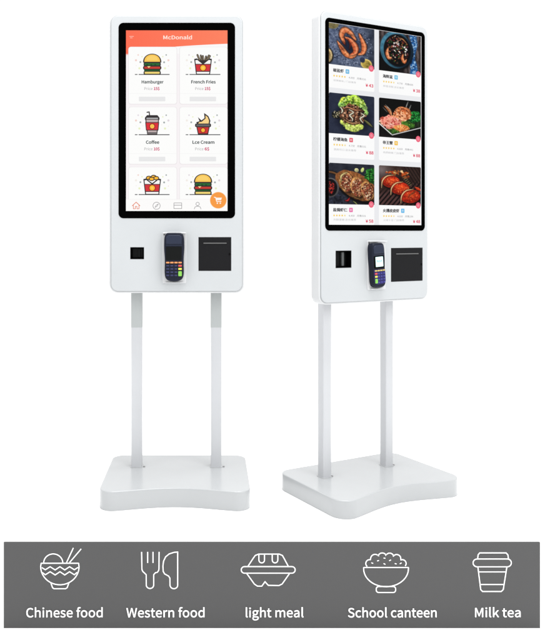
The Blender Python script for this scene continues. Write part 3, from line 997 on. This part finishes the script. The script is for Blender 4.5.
def terminal(k, cx, cz, w, h, roll, label, mirrored, lit):
    """hand-held card terminal, standing upright in the tray; local origin at its lower end"""
    Yb = k['Yb']
    th = .026
    c, s = math.cos(k['a']), math.sin(k['a'])
    ly = Yb - .0038 - th
    loc = (k['x'] + cx * c - ly * s, k['y'] + cx * s + ly * c, cz - h / 2)
    root = tagged("card_terminal", label, "card terminal", loc, k['a'], "payment terminals in the kiosk trays")
    root.rotation_mode = 'ZYX'
    root.rotation_euler = (0, roll, k['a'])
    root.rotation_mode = 'XYZ'
    root.rotation_euler = (Matrix.Rotation(k['a'], 3, 'Z') @ Matrix.Rotation(roll, 3, 'Y')).to_euler('XYZ')
    hw = w / 2
    # body outline: shoulders at the top, slight swell above the middle, round lower end
    prof = [(0.0, .00), (.30, .004), (.56, .018), (.78, .050), (.90, .100), (.945, .17), (.95, .26), (.93, .40), (.95, .52), (1.0, .66), (1.0, .80), (.98, .88), (.90, .95), (.74, .985), (.50, 1.0)]
    right = [(x * hw, z * h) for x, z in prof]
    left = [(-x * .97, z) for x, z in reversed(right) if x > 0]
    outl = right + left
    # smooth the outline
    P = [Vector(p) for p in outl]
    sm = []
    n = len(P)
    for i in range(n):
        p0, p1, p2, p3 = P[i - 1], P[i], P[(i + 1) % n], P[(i + 2) % n]
        for q in range(4):
            t = q / 4
            sm.append(tuple(0.5 * ((2 * p1) + (-p0 + p2) * t + (2 * p0 - 5 * p1 + 4 * p2 - p3) * t * t + (-p0 + 3 * p1 - 3 * p2 + p3) * t ** 3)))
    slab("body", sm, 0.0, th, NAVY, root, .006, .003, seg=5)
    m = -1 if mirrored else 1
    slab("paper_cover", rrect(-hw * .78, h * .765, hw * .78, h * .955, (.003, .003, .010, .010), 5), -.0035, .006, NAVYL, root, .003, 0)
    slab("cover_rim", rrect(-hw * .80, h * .735, hw * .80, h * .757, .0015, 3), -.0018, .004, NAVYL, root, .0008, 0, seg=2)
    sg = slab("screen_window", rrect(-hw * .80, h * .44, hw * .76, h * .715, .003, 4), -.0010, .004, BLACK if lit else DARKG, root, .0006, 0, seg=2)
    if lit:
        pn = slab("lit_panel", rrect(-hw * .56, h * .475, hw * .56, h * .695, .0015, 3), -.0016, .0, LED, sg)
        V, Fc, bb = text_tris("Next", 0)
        kx = (hw * .80) / (bb[2] - bb[0])
        link_mesh("screen_text", [(-hw * .40 + (x - bb[0]) * kx, -.0018, h * .575 + y * kx * 1.0) for x, y in V], Fc, LEDTXT, pn)
    if lit:
        slab("keypad", rrect(-hw * .84, h * .085, hw * .84, h * .415, (.012, .012, .003, .003), 5), -.0008, .004, PURPLE, root, .0005, 0, seg=2)
    kn = KEYP if lit else KEYN
    kw, kh = hw * .30, h * .032
    xs = [-.60, -.20, .20, .60]
    dy = h * .066
    for i, xx in enumerate(xs):
        z = h * .405 - .5 * kh
        slab("key", rrect(hw * xx - kw / 2 - .0006, z - kh / 2, hw * xx + kw / 2 + .0006, z + kh / 2, .0016, 3), -.0028, .002, KAMB if lit else KORA, root, .0008, 0, seg=2)
    for r in range(4):
        z = h * .325 - r * dy
        for i, xx in enumerate(xs):
            special = (i == 3) if m > 0 else (i == 0)
            if not special:
                slab("key", rrect(hw * xx - kw / 2, z - kh / 2, hw * xx + kw / 2, z + kh / 2, .0016, 3), -.0024, .002, kn, root, .0008, 0, seg=2)
            elif r < 2:
                slab("key", rrect(hw * xx - kw / 2 - .0008, z - kh / 2 - .0006, hw * xx + kw / 2 + .0008, z + kh / 2 + .0006, .0016, 3), -.0030, .002, (KRED, KYEL)[r], root, .0008, 0, seg=2)
            elif r == 2:
                slab("key", rrect(hw * xx - kw / 2 - .0008, z - kh / 2 - dy, hw * xx + kw / 2 + .0008, z + kh / 2 + .0006, .0022, 3), -.0030, .002, KGRN, root, .0008, 0, seg=2)
    return root


kiosk(K1, "white floor-standing kiosk facing forward, screen showing a cartoon fast food menu with orange header",
      (a1(118.5), b1(218.3), a1(235.0), b1(22.8)), menu_artwork(),
      (a1(130.2), a1(144.0), b1(259.2), b1(247.2)), (a1(162.6), b1(283.2), a1(186.2), b1(232.2)),
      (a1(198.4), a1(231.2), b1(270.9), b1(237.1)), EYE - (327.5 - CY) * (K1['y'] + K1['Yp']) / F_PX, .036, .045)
kiosk(K2, "white floor-standing kiosk turned to one side, screen showing six photos of seafood dishes",
      (-.2095, .8975, .2205, 1.5925), dish_artwork(),
      (-.1673, -.1024, .7748, .8319), (-.0367, .6991, .0411, .8647),
      (.0675, .2108, .7226, .8385), None, .041, .052)

terminal(K1, a1(174.3), b1(256.9), 20.2 * S1, 48.2 * S1, 0.0,
         "navy card terminal with dark screen on the kiosk showing the cartoon menu", False, False)
terminal(K2, -.0035, .7815, .0560, .150, math.radians(-4),
         "navy card terminal with lit screen and indigo keypad on the kiosk showing dish photos", True, True)

# ------------------------------------------------------------------ sign board added to carry the layout's caption band, standing on the floor
YB = F_PX * EYE / (628.2 - CY)
SB = YB / F_PX


def xb(u):
    return (u - CX) * SB


def zb_(v):
    return EYE - (v - CY) * SB


bx0, bx1 = xb(3.6), xb(540.2)
mid = (bx0 + bx1) / 2
caption = tagged("caption_board", "added long grey sign board with white food icons and words in front of the kiosks", "caption", (mid, YB, 0))
top_z = zb_(542.4)
slab("board", [(bx0 - mid, 0), (bx1 - mid, 0), (bx1 - mid, top_z), (bx0 - mid, top_z)], 0, .006, BOARD, caption, .0006, .0006, seg=2)  # made-up panel for the graphic caption band
for fx in (-.42, .42):
    slab("rear_foot", rrect(fx - .03, .006, fx + .03, .075, .008, 4), .004, 0.0, BOARD, caption, .0008, axis='Z')


class Inlay:
    def __init__(self):
        self.v, self.f, self.l = [], [], 0

    def stroke(self, pts, w=1.0, closed=False):
        P = [Vector((xb(u) - mid, zb_(v))) for u, v in pts]
        w = w * SB
        m = len(P)
        # mitred ribbon of one piece
        L, R = [], []
        for i in range(m):
            a = P[i] - P[i - 1] if (i > 0 or closed) else P[1] - P[0]
            b = P[(i + 1) % m] - P[i] if (i < m - 1 or closed) else a
            if a.length < 1e-9:
                a = b
            if b.length < 1e-9:
                b = a
            na = Vector((-a.y, a.x)).normalized()
            nb = Vector((-b.y, b.x)).normalized()
            mm = na + nb
            if mm.length < 1e-6:
                mm = na
            mm.normalize()
            s = w / 2 / max(.45, mm.dot(na))
            L.append(P[i] + mm * s)
            R.append(P[i] - mm * s)
        self.l += 1
        b0 = len(self.v)
        y = -.0004 - self.l * .00003
        self.v += [(p.x, y, p.y) for p in L] + [(p.x, y, p.y) for p in R]
        for i in range(m if closed else m - 1):
            j = (i + 1) % m
            self.f.append((b0 + i, b0 + m + i, b0 + m + j, b0 + j))

    def word(self, s, u0, u1, base, cap):
        V, Fc, bb = text_tris(s, .010)
        n = len(V) // 4
        k = cap * SB / CAP
        kx = (xb(u1) - xb(u0)) / (bb[2] - bb[0])
        b0 = len(self.v)
        for i, f in enumerate(Fc):
            b0 = len(self.v)
            self.v += [(xb(u0) - mid + (V[q][0] - bb[0]) * kx, -.0005 - .0000012 * i, zb_(base) + V[q][1] * k) for q in f]
            self.f.append(tuple(range(b0, b0 + len(f))))

    def build(self, name):
        o = link_mesh(name, self.v, self.f, LETTER, caption)
        return o


def arc(cx, cy, rx, ry, a0, a1_, n=16):
    return [(cx + rx * math.cos(math.radians(a0 + (a1_ - a0) * i / n)), cy + ry * math.sin(math.radians(a0 + (a1_ - a0) * i / n))) for i in range(n + 1)]


W_ = 1.05
# noodle bowl
i_ = Inlay()
i_.stroke([(41.2, 563.2), (78.6, 563.2)], W_)
i_.stroke([(41.2, 562.9)] + arc(59.9, 566.5, 19.2, 18.2, 180, 62, 14), W_)
i_.stroke([(78.6, 562.9)] + arc(59.9, 566.5, 19.2, 18.2, 0, 62, 10), W_)
i_.stroke([(50.9, 582.8), (52.6, 587.6), (54.0, 588.6), (65.6, 588.6), (67.2, 587.6), (68.9, 582.8)], W_)
i_.stroke(arc(53.3, 563, 9.6, 9.2, 180, 360, 16), W_)
i_.stroke([(66.6, 562.4), (73.4, 547.8)], W_)
i_.stroke([(69.6, 562.4), (81.2, 548.8)], W_)
for dv in (0, 5.0):
    zz = [(41.8 + dv * .12, 567.4 + dv), (45.4, 569.6 + dv), (50.2, 566.6 + dv), (55.2, 569.8 + dv), (60, 566.6 + dv), (64.8, 569.8 + dv), (69.6, 566.6 + dv), (74.4, 569.6 + dv), (78.2 - dv * .2, 567.2 + dv)]
    i_.stroke(zz, W_)
i_.build("noodle_bowl_icon")
# fork and knife
i_ = Inlay()
i_.stroke([(141.6, 551.8), (141.9, 568.2)] + arc(146.0, 568.4, 4.1, 4.6, 175, 120, 4) + [(146.2, 574.6), (146.3, 585.0)] + arc(150, 585, 3.7, 3.4, 180, 0, 10)
           + [(153.7, 574.6), (155.5, 572.6)] + arc(154.9, 568.4, 4.1, 4.6, 60, 5, 4) + [(159.1, 551.8)], W_)
i_.stroke([(147.7, 551.8), (147.7, 562.8)], W_)
i_.stroke([(153.0, 551.8), (153.0, 562.8)], W_)
i_.build("fork_icon")
i_ = Inlay()
i_.stroke([(177.7, 552.0), (174.2, 552.2), (169.2, 553.8), (165.6, 556.8), (163.6, 561.0), (162.9, 566.0), (163.2, 571.2), (164.6, 573.8), (168.6, 576.0), (169.9, 578.0), (170.0, 585.2)]
           + arc(173.9, 585.2, 3.8, 3.4, 180, 0, 10) + [(177.7, 574)], W_, True)
i_.build("knife_icon")
# takeaway box
i_ = Inlay()
i_.stroke(arc(244.5, 569.8, 3.3, 3.3, 270, 90, 8) [::1] + arc(291.9, 569.8, 3.3, 3.3, 90, -90, 8), W_, True)
i_.stroke([(247.8, 566.4), (253.2, 558.2), (255.2, 555.4), (258.6, 554.0), (279.2, 554.0), (282.4, 555.4), (284.0, 558.2), (288.4, 566.4)], W_)
for u in (261.7, 275.0):
    i_.stroke([(u - 2.8, 554.2), (u - 2.8, 559.8)] + arc(u, 560, 2.8, 2.8, 180, 0, 8) + [(u + 2.8, 554.2)], W_)
i_.stroke([(246.6, 573.2), (254.4, 584.0), (257.4, 586.0), (261.8, 586.0), (265.0, 581.6), (268.2, 585.2), (279.0, 585.4), (282.2, 583.8), (289.6, 573.2)], W_)
i_.build("meal_box_icon")
# rice bowl
i_ = Inlay()
i_.stroke([(363.6, 567.4), (408.4, 567.4)], W_)
i_.stroke([(363.6, 567.2)] + arc(386, 568.6, 22.4, 18.0, 180, 0, 24) + [(408.4, 567.2)], W_)
i_.stroke(rrect(376.2, 586.4, 395.6, 592.4, 2.4, 4), W_, True)
rice = []
for (cx, cy, rr, a0, a1_) in ((369.6, 563.4, 3.9, 130, 280), (375.0, 558.6, 4.4, 190, 320), (382.2, 557.2, 4.4, 200, 330), (389.6, 557.2, 4.2, 210, 330), (396.6, 558.6, 4.2, 220, 340), (402.2, 563.4, 3.9, 250, 400)):
    rice += arc(cx, cy, rr, rr, a0, a1_, 7)
i_.stroke(rice, W_)
for (u, v, a) in ((372.2, 563.0, .4), (378.0, 560.6, -.3), (384.4, 563.8, .5), (390.0, 560.2, -.4), (395.6, 563.6, .3), (400.6, 563.2, -.5), (384.4, 558.0, .2)):
    i_.stroke([(u - .9, v - a), (u + .9, v + a)], .9)
i_.build("rice_bowl_icon")
# drink cup
i_ = Inlay()
i_.stroke([(477.6, 558.8), (478.0, 554.8), (479.6, 552.8), (506.0, 552.8), (507.8, 554.8), (508.4, 558.8)], W_)
i_.stroke(arc(476.9, 562.8, 3.9, 3.9, 270, 90, 8) + arc(507.4, 562.8, 3.9, 3.9, 90, -90, 8), W_, True)
i_.stroke([(477.8, 566.8), (480.6, 589.4), (482.4, 591.4), (501.2, 591.4), (503.2, 589.4), (506.8, 566.8)], W_)
i_.stroke([(478.4, 571.8), (506.0, 571.8)], W_)
i_.stroke([(480.0, 584.4), (504.0, 584.4)], W_)
i_.build("drink_cup_icon")
for s_, u0, u1 in (("Chinese food", 26.3, 102.8), ("Western food", 126.3, 204.6), ("light meal", 245.6, 303.6), ("School canteen", 347.8, 436.6), ("Milk tea", 474.8, 520.6)):
    w = Inlay()
    w.word(s_, u0, u1, 616.8, 9.0)
    w.build("lettering")
